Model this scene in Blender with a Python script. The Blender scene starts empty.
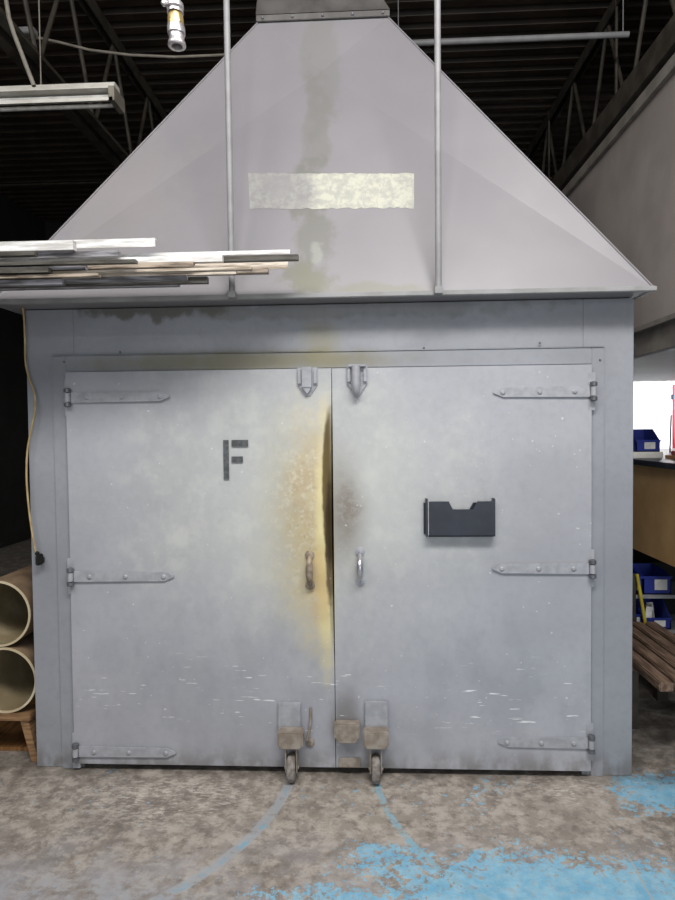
import bpy, math, random
from mathutils import Vector, Matrix
random.seed(7)
C = bpy.context.scene.collection
SC = bpy.context.scene

# ------------------------------------------------------------------ camera
F = 620.0; W, H = 675.0, 900.0
YAW, PITCH, ROLL = math.radians(2.7), math.radians(1.8), math.radians(-0.6)
CAMH = 1.6; DIST = 2.86
cam = bpy.data.objects.new('camera', bpy.data.cameras.new('camera'))
C.objects.link(cam)
R = Matrix.Rotation(YAW, 3, 'Z') @ Matrix.Rotation(math.pi/2 - PITCH, 3, 'X') @ Matrix.Rotation(ROLL, 3, 'Z')
CP = Vector((DIST*math.tan(YAW), -DIST, CAMH))
cam.matrix_world = Matrix.Translation(CP) @ R.to_4x4()
cam.data.sensor_fit = 'VERTICAL'; cam.data.sensor_height = 36.0
cam.data.lens = 36.0*F/H
cam.data.clip_start = 0.02; cam.data.clip_end = 100
SC.camera = cam

# ------------------------------------------------------------------ world, lights, exposure
SC.view_settings.view_transform = 'Standard'
SC.view_settings.look = 'None'
SC.view_settings.gamma = 1.0
SC.view_settings.use_curve_mapping = False
SC.view_settings.exposure = -0.1
wd = bpy.data.worlds.new('world'); SC.world = wd; wd.use_nodes = True
wd.node_tree.nodes['Background'].inputs[0].default_value = (0.80, 0.90, 1.0, 1)
wd.node_tree.nodes['Background'].inputs[1].default_value = 0.05

def area(name, loc, target, sx, sy, power, col):
    l = bpy.data.lights.new(name, 'AREA'); l.shape = 'RECTANGLE'; l.size = sx; l.size_y = sy
    l.energy = power; l.color = col
    o = bpy.data.objects.new(name, l); C.objects.link(o)
    o.location = loc
    d = Vector(target) - Vector(loc)
    o.rotation_euler = d.to_track_quat('-Z', 'Y').to_euler()
    return o
area('unseen_overhead_light', (0.7, -2.7, 4.75), (0.3, -0.1, 0.7), 2.6, 0.7, 185, (1.0, 0.97, 0.94))
area('unseen_overhead_light', (-2.2, -3.3, 4.6), (0.4, 0.0, 1.1), 2.0, 0.8, 82, (1.0, 0.97, 0.94))  # added lamp, brightens faces turned left such as the plenum side
area('unseen_daylight_fill', (1.0, -6.0, 1.9), (0.2, 0.0, 1.1), 5.0, 3.0, 105, (0.90, 0.95, 1.0))  # unseen fill from behind the camera, tinted like daylight
area('office_light', (3.55, 3.3, 1.96), (3.0, 5.0, 1.5), 1.2, 0.5, 150, (1.0, 1.0, 1.0))

# ------------------------------------------------------------------ unprojection
def ray(px, py):
    return (R @ Vector(((px-W/2)/F, -(py-H/2)/F, -1.0)))
def P(px, py, Y=0.0):
    d = ray(px, py); t = (Y-CP.y)/d.y
    return CP + d*t
def PF(px, py, Z=0.0):
    d = ray(px, py); t = (Z-CP.z)/d.z
    return CP + d*t
def PP(px, py, p0, n):
    d = ray(px, py); t = (p0-CP).dot(n)/d.dot(n)
    return CP + d*t

# ------------------------------------------------------------------ materials
def lin(c):
    r = []
    for v in c[:3]:
        v /= 255.0
        r.append(v/12.92 if v <= 0.04045 else ((v+0.055)/1.055)**2.4)
    return (r[0], r[1], r[2], 1.0)

class NT:
    def __init__(s, name, rough=0.5, metal=0.0):
        s.m = bpy.data.materials.new(name); s.m.use_nodes = True
        s.t = s.m.node_tree; s.b = s.t.nodes['Principled BSDF']
        s.b.inputs['Roughness'].default_value = rough
        s.b.inputs['Metallic'].default_value = metal
        s.pos = s.t.nodes.new('ShaderNodeNewGeometry').outputs['Position']
        s.sep = None
    def put(s, i, v):
        if isinstance(v, bpy.types.NodeSocket): s.t.links.new(v, i)
        else: i.default_value = v
    def math(s, op, a, b=0.0, clamp=False):
        n = s.t.nodes.new('ShaderNodeMath'); n.operation = op; n.use_clamp = clamp
        s.put(n.inputs[0], a); s.put(n.inputs[1], b); return n.outputs[0]
    def xyz(s):
        if not s.sep:
            n = s.t.nodes.new('ShaderNodeSeparateXYZ'); s.put(n.inputs[0], s.pos); s.sep = n.outputs
        return s.sep
    def noise(s, scale, detail=3.0, rough=0.55, stretch=(1, 1, 1), off=(0, 0, 0), rot=(0, 0, 0)):
        mp = s.t.nodes.new('ShaderNodeMapping'); s.put(mp.inputs[0], s.pos)
        mp.inputs['Scale'].default_value = stretch; mp.inputs['Location'].default_value = off
        mp.inputs['Rotation'].default_value = rot
        n = s.t.nodes.new('ShaderNodeTexNoise'); s.put(n.inputs['Vector'], mp.outputs[0])
        n.inputs['Scale'].default_value = scale; n.inputs['Detail'].default_value = detail
        n.inputs['Roughness'].default_value = rough
        return n.outputs[0]
    def ramp(s, v, lo, hi, a=0.0, b=1.0):
        n = s.t.nodes.new('ShaderNodeMapRange'); n.interpolation_type = 'SMOOTHSTEP'
        s.put(n.inputs[0], v)
        for i, x in enumerate((lo, hi, a, b)): n.inputs[i+1].default_value = x
        return n.outputs[0]
    def mix(s, f, a, b):
        n = s.t.nodes.new('ShaderNodeMix'); n.data_type = 'RGBA'
        s.put(n.inputs[0], f)
        s.put(n.inputs[6], a if isinstance(a, bpy.types.NodeSocket) else (lin(a) if max(a) > 1.0 else a))
        s.put(n.inputs[7], b if isinstance(b, bpy.types.NodeSocket) else (lin(b) if max(b) > 1.0 else b))
        return n.outputs[2]
    def ell(s, ca, cb, ra, rb, wob=0.0, lo=0.3, hi=1.0, ax=(0, 2)):
        x = s.xyz()
        a = s.math('DIVIDE', s.math('SUBTRACT', x[ax[0]], ca), ra)
        b = s.math('DIVIDE', s.math('SUBTRACT', x[ax[1]], cb), rb)
        d = s.math('SQRT', s.math('ADD', s.math('MULTIPLY', a, a), s.math('MULTIPLY', b, b)))
        if wob is not None and not isinstance(wob, float):
            d = s.math('ADD', d, wob)
        return s.ramp(d, lo, hi, 1.0, 0.0)
    def wob(s, scale, amt, **k):
        return s.math('MULTIPLY', s.math('SUBTRACT', s.noise(scale, **k), 0.5), amt)
    def mul(s, a, b): return s.math('MULTIPLY', a, b)
    def color(s, c): s.put(s.b.inputs['Base Color'], c if isinstance(c, bpy.types.NodeSocket) else lin(c))
    def bump(s, h, strength=0.2, dist=0.01):
        n = s.t.nodes.new('ShaderNodeBump'); s.put(n.inputs['Height'], h)
        n.inputs['Strength'].default_value = strength; n.inputs['Distance'].default_value = dist
        s.put(s.b.inputs['Normal'], n.outputs[0])

def mat(name, c, rough=0.5, metal=0.0, c2=None, scale=12.0, stretch=(1, 1, 1), bump=0.0):
    n = NT(name, rough, metal)
    v = n.noise(scale, 4.0, stretch=stretch)
    if c2 is None: c2 = tuple(max(1.01, x*0.86) for x in c)
    n.color(n.mix(n.ramp(v, 0.35, 0.65), c, c2))
    if bump: n.bump(v, bump)
    return n.m

M = {}
# grey oven paint, with the wear, dirt and scorch marks on it, and a brightened middle
def oven_paint(name, base, door):
    n = NT(name, 0.42)
    big = n.noise(1.6, 3.0); fine = n.noise(28, 4.0)
    c = n.mix(n.ramp(big, 0.3, 0.7), tuple(x*0.96 for x in base), tuple(x*1.04 for x in base))
    c = n.mix(n.mul(n.ramp(fine, 0.4, 0.75), 0.25), c, tuple(x*0.88 for x in base))
    if door:
        # bleached, powdery area, with the lit door centre painted in paler
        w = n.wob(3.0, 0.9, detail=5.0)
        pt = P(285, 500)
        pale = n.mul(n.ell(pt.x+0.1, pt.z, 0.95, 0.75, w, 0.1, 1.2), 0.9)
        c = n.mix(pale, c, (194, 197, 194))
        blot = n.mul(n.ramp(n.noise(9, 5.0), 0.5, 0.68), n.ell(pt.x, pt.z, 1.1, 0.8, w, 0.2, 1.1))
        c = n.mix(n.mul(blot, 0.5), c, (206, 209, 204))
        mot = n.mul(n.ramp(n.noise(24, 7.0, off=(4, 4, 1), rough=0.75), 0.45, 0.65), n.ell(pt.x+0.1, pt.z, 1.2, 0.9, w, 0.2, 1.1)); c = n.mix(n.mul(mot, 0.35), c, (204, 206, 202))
        # scorch by the seam of the doors
        s = P(330, 528); w2 = n.wob(6.0, 0.45, detail=6.0)
        left = n.ramp(n.xyz()[0], P(329, 500).x, P(336, 500).x, 1.0, 0.0)
        y1 = n.mul(n.mul(n.ell(s.x, s.z, 0.46, 0.84, w2, 0.2, 0.95), 0.95), left)
        c = n.mix(y1, c, (194, 189, 166))
        s2 = P(330, 532)
        y2 = n.mul(n.mul(n.ell(s2.x, s2.z, 0.27, 0.70, n.math('ADD', w2, n.wob(24, 0.5, detail=3.0)), 0.25, 1.05), 0.85), left)
        c = n.mix(y2, c, (203, 188, 150))
        tn = n.mul(n.mul(n.ell(P(305, 490).x, P(305, 490).z, 0.15, 0.32, n.wob(9, 0.9, detail=5.0), 0.1, 1.0), 0.55), left); c = n.mix(n.mul(tn, n.ramp(n.noise(11, 6.0, rough=0.7), 0.35, 0.6)), c, (180, 160, 128))
        fl2 = n.mul(n.mul(n.ramp(n.noise(30, 6.0, off=(2, 2, 2), rough=0.75), 0.5, 0.62), n.ell(P(305, 510).x, P(305, 510).z, 0.26, 0.62, w2, 0.2, 1.0)), n.mul(left, 0.55)); c = n.mix(fl2, c, (218, 214, 196))
        fl3 = n.mul(n.mul(n.ramp(n.noise(26, 6.0, off=(7, 1, 2), rough=0.75), 0.54, 0.66), n.ell(P(312, 520).x, P(312, 520).z, 0.2, 0.5, w2, 0.2, 1.0)), n.mul(left, 0.5)); c = n.mix(fl3, c, (160, 142, 108))
        s6 = P(327, 545)
        y6 = n.mul(n.mul(n.ell(s6.x, s6.z, 0.065, 0.76, n.wob(10, 0.5, detail=4.0), 0.4, 1.0), 0.85), left)
        c = n.mix(y6, c, (226, 214, 160))
        y3 = n.mul(n.mul(n.ell(P(322, 580).x, P(322, 580).z, 0.075, 0.24, n.wob(14, 0.9, detail=5.0), 0.2, 1.0), 0.45), left)
        c = n.mix(y3, c, (204, 164, 106))
        s3 = P(329, 487)
        e1 = n.mul(n.mul(n.ell(s3.x+0.01, s3.z, 0.043, 0.44, n.wob(9, 0.5), 0.7, 0.95), 0.92), left)
        c = n.mix(e1, c, (94, 76, 42))
        e2 = n.mul(n.mul(n.ell(s3.x+0.004, P(329, 540).z, 0.026, 0.34, n.wob(14, 0.7), 0.6, 1.0), 0.8), left)
        c = n.mix(e2, c, (58, 42, 26))
        dr = n.mul(n.mul(n.ramp(n.noise(7, 5.0, stretch=(1, 1, 0.6), off=(6, 2, 3)), 0.45, 0.62), n.ramp(n.xyz()[2], 0.5, 1.1, 1.0, 0.0)), 0.22); c = n.mix(dr, c, (136, 138, 148))
        # smoke on the right leaf
        right = n.math('SUBTRACT', 1.0, left)
        s4 = P(342, 510)
        g = n.mul(n.mul(n.ell(s4.x, s4.z, 0.16, 0.42, w2, 0.1, 1.0), 0.5), right)
        c = n.mix(g, c, (108, 92, 74))
        g8 = n.mul(n.mul(n.ell(P(347, 505).x, P(347, 505).z, 0.09, 0.16, n.wob(12, 1.4, detail=6.0), 0.0, 1.1), 0.42), right); c = n.mix(n.mul(g8, n.ramp(n.noise(34, 6.0, rough=0.75), 0.38, 0.55)), c, (112, 92, 72))
        s5 = P(346, 715)
        g2 = n.mul(n.ell(s5.x, s5.z, 0.10, 0.20, w2, 0.2, 1.0), 0.6)
        c = n.mix(g2, c, (100, 94, 88))
        # white chips and dashes low on the doors
        ch = n.ramp(n.noise(16, 2.0, stretch=(0.55, 1, 6.0), off=(3, 0, 1)), 0.69, 0.73)
        zz = n.xyz()[2]
        band = n.mul(n.ramp(zz, 0.16, 0.26), n.ramp(zz, 0.45, 0.62, 1.0, 0.0))
        c = n.mix(n.mul(ch, band), c, (226, 230, 232))
        # fine white knocks
        ch2 = n.ramp(n.noise(45, 1.0, off=(1, 5, 2)), 0.77, 0.79)
        c = n.mix(n.mul(ch2, 0.6), c, (222, 224, 224))
    # dirt near the floor
    zz = n.xyz()[2]
    low = n.math('ADD', n.ramp(zz, 0.0, 0.14, 0.75, 0.0), n.wob(8, 0.5, stretch=(1, 1, 0.4)))
    c = n.mix(n.math('MAXIMUM', low, 0.0, True) if False else n.mul(n.ramp(zz, 0.02, 0.16, 0.7, 0.0), n.ramp(n.noise(14, 5.0, stretch=(1, 1, 0.7)), 0.35, 0.62)), c, (112, 108, 104))
    n.color(c)
    n.put(n.b.inputs['Roughness'], n.ramp(fine, 0.3, 0.7, 0.38, 0.52))
    n.bump(n.math('ADD', n.noise(1.8, 2.0), n.mul(fine, 0.05)), 0.22, 0.05)
    return n

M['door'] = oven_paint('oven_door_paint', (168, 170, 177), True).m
nf = oven_paint('oven_frame_paint', (148, 151, 158), False)
# grime on the header of the frame
base_in = nf.b.inputs['Base Color'].links[0].from_socket
a = P(200, 362); w = nf.wob(6, 1.0, detail=5.0)
c = nf.mix(nf.mul(nf.ell(a.x+0.25, a.z, 0.95, 0.07, w, 0.2, 1.1), 0.75), base_in, (128, 122, 92))
w9 = nf.math('ADD', nf.wob(9, 2.2, detail=5.0, stretch=(1, 1, 0.8)), 0.0)
c = nf.mix(nf.mul(nf.ell(P(150, 306).x, P(150, 306).z, 0.42, 0.075, w9, 0.6, 0.95), 0.7), c, (86, 84, 70))
c = nf.mix(nf.mul(nf.ell(P(330, 310).x, P(330, 310).z, 1.3, 0.05, w9, 0.5, 1.0), 0.4), c, (104, 104, 92))
c = nf.mix(nf.mul(nf.ell(P(322, 345).x, P(322, 345).z, 0.14, 0.2, w, 0.1, 1.0), 0.5), c, (140, 134, 98))
nf.color(c)
M['frame'] = nf.m

M['rim'] = mat('grey_rim_paint', (158, 158, 160), 0.45, c2=(140, 141, 140), scale=6)
M['fitting'] = mat('grey_fitting_paint', (170, 172, 178), 0.4, 0.0, c2=(154, 156, 162), scale=25)
M['worn_steel'] = mat('worn_brown_steel', (158, 150, 140), 0.55, 0.0, c2=(132, 120, 108), scale=22)
M['chrome'] = mat('chrome', (205, 205, 210), 0.3, 0.75, c2=(180, 180, 190), scale=8)
M['scorched'] = mat('scorched_metal', (166, 152, 132), 0.5, 0.1, c2=(118, 104, 90), scale=30)
M['bolt'] = mat('bolt_grey', (120, 122, 128), 0.4, 0.4)
M['ink'] = mat('stencil_ink', (72, 75, 78), 0.6, c2=(96, 100, 102), scale=60)
M['plastic_black'] = mat('smoked_plastic', (44, 49, 60), 0.35, c2=(36, 40, 50), scale=10)
M['plastic_edge'] = mat('clear_plastic_edge', (190, 192, 196), 0.25)
M['rubber'] = mat('grey_wheel_rubber', (150, 144, 140), 0.6, c2=(112, 104, 98), scale=40)
M['dark_duct'] = mat('dark_galvanised', (100, 98, 97), 0.5, 0.3, c2=(74, 72, 71), scale=5)
M['rod'] = mat('rod_grey', (150, 150, 152), 0.5, 0.0, c2=(138, 138, 140), scale=10)
M['black'] = mat('black_interior', (16, 15, 14), 0.8)
M['deck'] = mat('roof_deck_dark', (66, 56, 46), 0.6, 0.1, c2=(50, 42, 34), scale=3)
M['girder'] = mat('girder_dark_paint', (74, 69, 61), 0.6, c2=(52, 48, 42), scale=8)
M['dark_wall'] = mat('dark_block_wall', (26, 24, 22), 0.8, c2=(18, 17, 16), scale=3)
M['white_wall'] = mat('white_wall', (238, 240, 240), 0.6, c2=(232, 234, 236), scale=2)
M['plenum'] = mat('plenum_grey', (176, 168, 163), 0.45, c2=(160, 152, 147), scale=2.2)
M['plenum_trim'] = mat('plenum_trim', (150, 145, 138), 0.5, c2=(126, 122, 116), scale=6)
M['white_metal'] = mat('white_enamel', (236, 234, 226), 0.35, c2=(220, 216, 206), scale=6)
M['tube_off'] = mat('unlit_tube_glass', (226, 226, 222), 0.2)
M['brass'] = mat('brass', (206, 184, 130), 0.35, 0.6, c2=(160, 136, 84), scale=60)
M['steel'] = mat('bright_steel', (216, 212, 214), 0.35, 0.6, c2=(170, 166, 170), scale=60)
M['hose'] = mat('grey_hose', (150, 152, 150), 0.5)
M['cord'] = mat('tan_cord', (186, 166, 122), 0.5, c2=(166, 142, 96), scale=20)
M['cable'] = mat('grey_cable', (150, 144, 132), 0.6)
M['blue'] = mat('blue_plastic', (34, 52, 140), 0.4, c2=(26, 40, 120), scale=8)
M['label'] = mat('paper_label', (232, 232, 230), 0.7)
M['brown'] = mat('brown_board', (214, 176, 124), 0.6, c2=(200, 160, 110), scale=4)
M['rust'] = mat('rusty_flat_bar', (130, 108, 92), 0.65, c2=(84, 66, 54), scale=14, stretch=(4, 0.5, 4))
M['red'] = mat('red_plastic', (176, 40, 40), 0.4)
M['pinkred'] = mat('red_pipe_paint', (120, 36, 46), 0.4)
M['yellow'] = mat('yellow_paint', (206, 190, 60), 0.5)
M['grey_shelf'] = mat('grey_shelf', (150, 152, 156), 0.5)
M['orange_wood'] = mat('orange_wood', (206, 150, 100), 0.5)
M['fill'] = mat('mixed_small_parts', (196, 190, 180), 0.6, c2=(60, 50, 44), scale=60)
M['wood'] = mat('timber', (158, 124, 88), 0.6, c2=(122, 92, 64), scale=10, stretch=(1, 1, 8))
M['ply'] = mat('plywood', (146, 104, 62), 0.6, c2=(110, 74, 42), scale=6, stretch=(8, 1, 1))
M['pipe_out'] = mat('brown_cardboard', (138, 116, 92), 0.7, c2=(104, 86, 68), scale=6)
M['pipe_wall'] = mat('cream_pipe', (214, 204, 178), 0.5, c2=(196, 182, 150), scale=8)
M['pipe_in'] = mat('dusty_pipe_inside', (158, 146, 118), 0.7, c2=(132, 118, 90), scale=5)

# hood paint
OH = -0.13                                     # overhang of the hood's front edge
HBL = P(-10, 299, OH); HBR = P(655, 293, OH); ZB = (HBL.z+HBR.z)/2
TY = 0.42
HTL = P(258, 21, TY); HTR = P(388, 19, TY); ZT = (HTL.z+HTR.z)/2
hp0 = Vector((0, OH, ZB)); hn = Vector((0, -(ZT-ZB), (TY-OH))).normalized()
def PH(px, py): return PP(px, py, hp0, hn)
n = NT('hood_paint', 0.42)
hw = n.wob(5, 0.8, detail=5.0)
c = n.mix(n.ramp(n.noise(1.3, 3.0), 0.3, 0.7), (133, 131, 136), (141, 139, 143))
c = n.mix(n.mul(n.ramp(n.noise(22, 4.0), 0.45, 0.75), 0.2), c, (132, 131, 134))
pieces = [((322, 60), 0.13, 0.62, 0.35), ((316, 130), 0.10, 0.5, 0.45), ((312, 190), 0.13, 0.26, 0.7), ((315, 235), 0.13, 0.26, 0.75), ((312, 278), 0.17, 0.13, 0.85)]
wv = n.math('ADD', n.wob(3.0, 2.0, detail=4.0, stretch=(1.6, 1, 0.7)), n.wob(16, 0.9, detail=4.0))
for (q, ra, rb, k) in pieces:
    v = PH(*q)
    c = n.mix(n.mul(n.ell(v.x, v.z, ra, rb, wv, 0.45, 0.85), k), c, (119, 119, 113))
v = PH(312, 280); c = n.mix(n.mul(n.ell(v.x, v.z, 0.13, 0.12, wv, 0.3, 1.0), 0.6), c, (120, 120, 96))
v = PH(375, 289); c = n.mix(n.mul(n.ell(v.x, v.z, 0.42, 0.05, n.wob(11, 1.6, detail=5.0), 0.3, 0.8), 0.55), c, (124, 124, 104))
v = PH(340, 255); c = n.mix(n.mul(n.ell(v.x-0.1, v.z, 0.06, 0.2, wv, 0.3, 0.6), 0.6), c, (158, 160, 154))
v = PH(110, 190); c = n.mix(n.mul(n.ell(v.x, v.z, 0.5, 0.5, wv, 0.2, 1.0), 0.3), c, (154, 147, 142))
n.color(c); n.bump(n.noise(1.5, 2.0), 0.15, 0.05)
M['hood'] = n.m

# remains of a peeled-off sticker
n = NT('label_residue', 0.6)
pat = n.ramp(n.noise(26, 5.0, rough=0.7), 0.40, 0.60)
x = n.xyz()[0]
right = n.ramp(n.math('ADD', x, n.wob(6, 0.25, detail=5.0)), PH(296, 190).x, PH(322, 190).x)
c1 = n.mix(pat, (172, 173, 164), (194, 194, 180))
grid = n.ramp(n.noise(60, 2.0, stretch=(1, 1, 0.25)), 0.55, 0.6)
c1 = n.mix(n.mul(grid, 0.35), c1, (160, 162, 156))
c2 = n.mix(pat, (141, 140, 141), (155, 155, 151))
lp = PH(272, 190)
ex = n.mul(n.ell(lp.x+0.02, lp.z+0.02, 0.14, 0.13, n.wob(14, 1.0, detail=4.0), 0.3, 0.6), 0.6)
c2 = n.mix(ex, c2, (143, 142, 144))
n.color(n.mix(right, c2, c1)); M['residue'] = n.m

# floor
n = NT('worn_concrete', 0.62)
big = n.noise(1.4, 5.0); med = n.noise(13, 8.0, rough=0.72); fine = n.noise(60, 3.0)
c = n.mix(n.ramp(big, 0.3, 0.7), (130, 122, 114), (158, 149, 139))
c = n.mix(n.mul(n.ramp(med, 0.42, 0.60), 0.8), c, (188, 180, 170))
c = n.mix(n.mul(n.ramp(n.noise(17, 7.0, off=(5, 2, 0), rough=0.7), 0.5, 0.64), 0.55), c, (98, 90, 82))
scr = n.ramp(n.noise(9, 3.0, stretch=(1, 2.2, 1), rot=(0, 0, 0.9)), 0.60, 0.68)
c = n.mix(n.mul(scr, 0.5), c, (196, 188, 178))
scu = n.ramp(n.noise(22, 4.0, stretch=(1, 3.0, 1), rot=(0, 0, -0.8), rough=0.7), 0.50, 0.62)
for q, ra_, rb_ in (((170, 800), 0.55, 0.28), ((560, 785), 0.30, 0.22)):
    v = PF(*q); c = n.mix(n.mul(n.mul(scu, n.ell(v.x, v.y, ra_, rb_, None, 0.2, 1.0, (0, 1))), 0.8), c, (214, 206, 196))
spk = n.ramp(fine, 0.62, 0.70); c = n.mix(n.mul(spk, 0.35), c, (206, 202, 196))
X = n.xyz()
# left-over blue floor paint: a region, broken up by wear
nz = n.noise(2.2, 7.0, rough=0.66); nz2 = n.noise(16, 7.0, rough=0.75)
def reg(cx, cy, ra, rb, lo=0.3, hi=1.1): return n.ell(cx, cy, ra, rb, None, lo, hi, (0, 1))
p1 = PF(560, 910); r1 = reg(p1.x, p1.y, 0.95, 0.36)
p2 = PF(330, 925); r2 = reg(p2.x, p2.y, 0.55, 0.26)
p3 = PF(668, 790); r3 = reg(p3.x, p3.y, 0.34, 0.22)
p4 = PF(385, 862); r4 = reg(p4.x, p4.y, 0.32, 0.16)
p5 = PF(60, 905); r5 = reg(p5.x, p5.y, 0.7, 0.20)
p6 = PF(1000, 1100); r6 = reg(p6.x, p6.y, 1.2, 0.8)
rm = n.math('MAXIMUM', n.math('MAXIMUM', r1, n.mul(r2, 0.8)), n.math('MAXIMUM', n.mul(r3, 0.75), n.math('MAXIMUM', n.mul(r4, 0.62), r6)))
nz3 = n.noise(42, 4.0, rough=0.7); sm = n.math('ADD', n.math('ADD', n.mul(nz, 0.8), n.mul(nz2, 0.9)), n.mul(n.math('SUBTRACT', nz3, 0.35), 1.0))            # around 1.0
bm_ = n.ramp(n.math('ADD', rm, n.math('MULTIPLY', n.math('SUBTRACT', sm, 1.0), 2.3)), 0.42, 0.62)
bluec = n.mix(n.ramp(med, 0.35, 0.7), (112, 180, 216), (144, 200, 226))
bluec = n.mix(n.mul(n.ramp(nz2, 0.55, 0.7), 0.4), bluec, (150, 160, 162))
chips = n.ramp(n.noise(28, 7.0, off=(9, 3, 0), rough=0.75), 0.56, 0.62)
inner = n.ramp(rm, 0.55, 1.0, 1.0, 0.35)
bm_ = n.mul(bm_, n.math('SUBTRACT', 1.0, n.mul(chips, inner)))
bluec = n.mix(n.mul(n.ramp(n.noise(20, 6.0, off=(1, 8, 0), rough=0.7), 0.45, 0.6), 0.35), bluec, (176, 206, 218))
c = n.mix(n.mul(bm_, 0.9), c, bluec)
lil = n.mul(n.mul(n.ramp(X[1], -0.35, -0.75, 0.0, 0.55), n.ramp(n.noise(5, 6.0, off=(3, 3, 0), rough=0.7), 0.4, 0.6)), n.math('SUBTRACT', 1.0, bm_)); c = n.mix(lil, c, (168, 166, 172))
drk = n.mul(n.ramp(n.noise(3.2, 6.0, off=(8, 3, 0), rough=0.6), 0.5, 0.66), 0.35); c = n.mix(n.mul(drk, n.math('SUBTRACT', 1.0, bm_)), c, (92, 84, 76))
haze = n.mul(n.mul(r5, n.ramp(med, 0.4, 0.6)), 0.6); c = n.mix(haze, c, (160, 166, 176))
HL = P(66, 768); HR = P(598, 762)
def arc(c, h, wheelpx, width, col, k, side, thresh):
    wp = PF(*wheelpx); Rr = math.hypot(wp.x-h.x, wp.y-h.y)
    dx = n.math('SUBTRACT', X[0], h.x); dy = n.math('SUBTRACT', X[1], h.y+0.0)
    r = n.math('SQRT', n.math('ADD', n.mul(dx, dx), n.mul(dy, dy)))
    e = n.math('ABSOLUTE', n.math('SUBTRACT', r, Rr))
    mk = n.ramp(e, width*0.75, width, 1.0, 0.0)
    mk = n.mul(mk, n.ramp(X[1], wp.y-0.04, wp.y+0.0, 1.0, 0.0))
    mk = n.mul(mk, n.ramp(n.math('ADD', nz2, n.mul(med, 0.6)), thresh, thresh+0.12))
    return n.mix(n.mul(mk, k), c, col)
c = arc(c, HL, (290, 781), 0.026, (166, 172, 178), 0.75, -1, 0.62)
c = arc(c, HL, (291, 782), 0.012, (124, 172, 196), 0.8, -1, 0.80)
c = arc(c, HR, (377, 781), 0.016, (140, 182, 200), 0.85, 1, 0.72)
# darker band along the foot of the doors, thin crack lower right
foot_band = n.mul(n.ramp(X[1], -0.13, 0.0, 0.0, 1.0), n.ramp(n.noise(9, 4.0), 0.3, 0.55))
c = n.mix(n.mul(foot_band, 0.5), c, (66, 60, 55))
k1, k2 = PF(628, 855), PF(655, 905)
tx, ty = (k2.x-k1.x), (k2.y-k1.y); L = math.hypot(tx, ty); tx /= L; ty /= L
dd = n.math('ABSOLUTE', n.math('ADD', n.math('ADD', n.mul(n.math('SUBTRACT', X[0], k1.x), ty), n.mul(n.math('SUBTRACT', X[1], k1.y), -tx)), n.wob(8, 0.02)))
c = n.mix(n.mul(n.mul(n.ramp(dd, 0.002, 0.005, 1.0, 0.0), n.ramp(X[1], k1.y, k1.y+0.02, 1.0, 0.0)), 0.8), c, (176, 178, 172))
n.color(c)
n.put(n.b.inputs['Roughness'], n.ramp(med, 0.3, 0.7, 0.5, 0.75))
n.bump(n.math('ADD', n.math('ADD', med, n.mul(fine, 0.3)), n.mul(bm_, 0.25)), 0.35, 0.01)
M['floor'] = n.m

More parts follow.
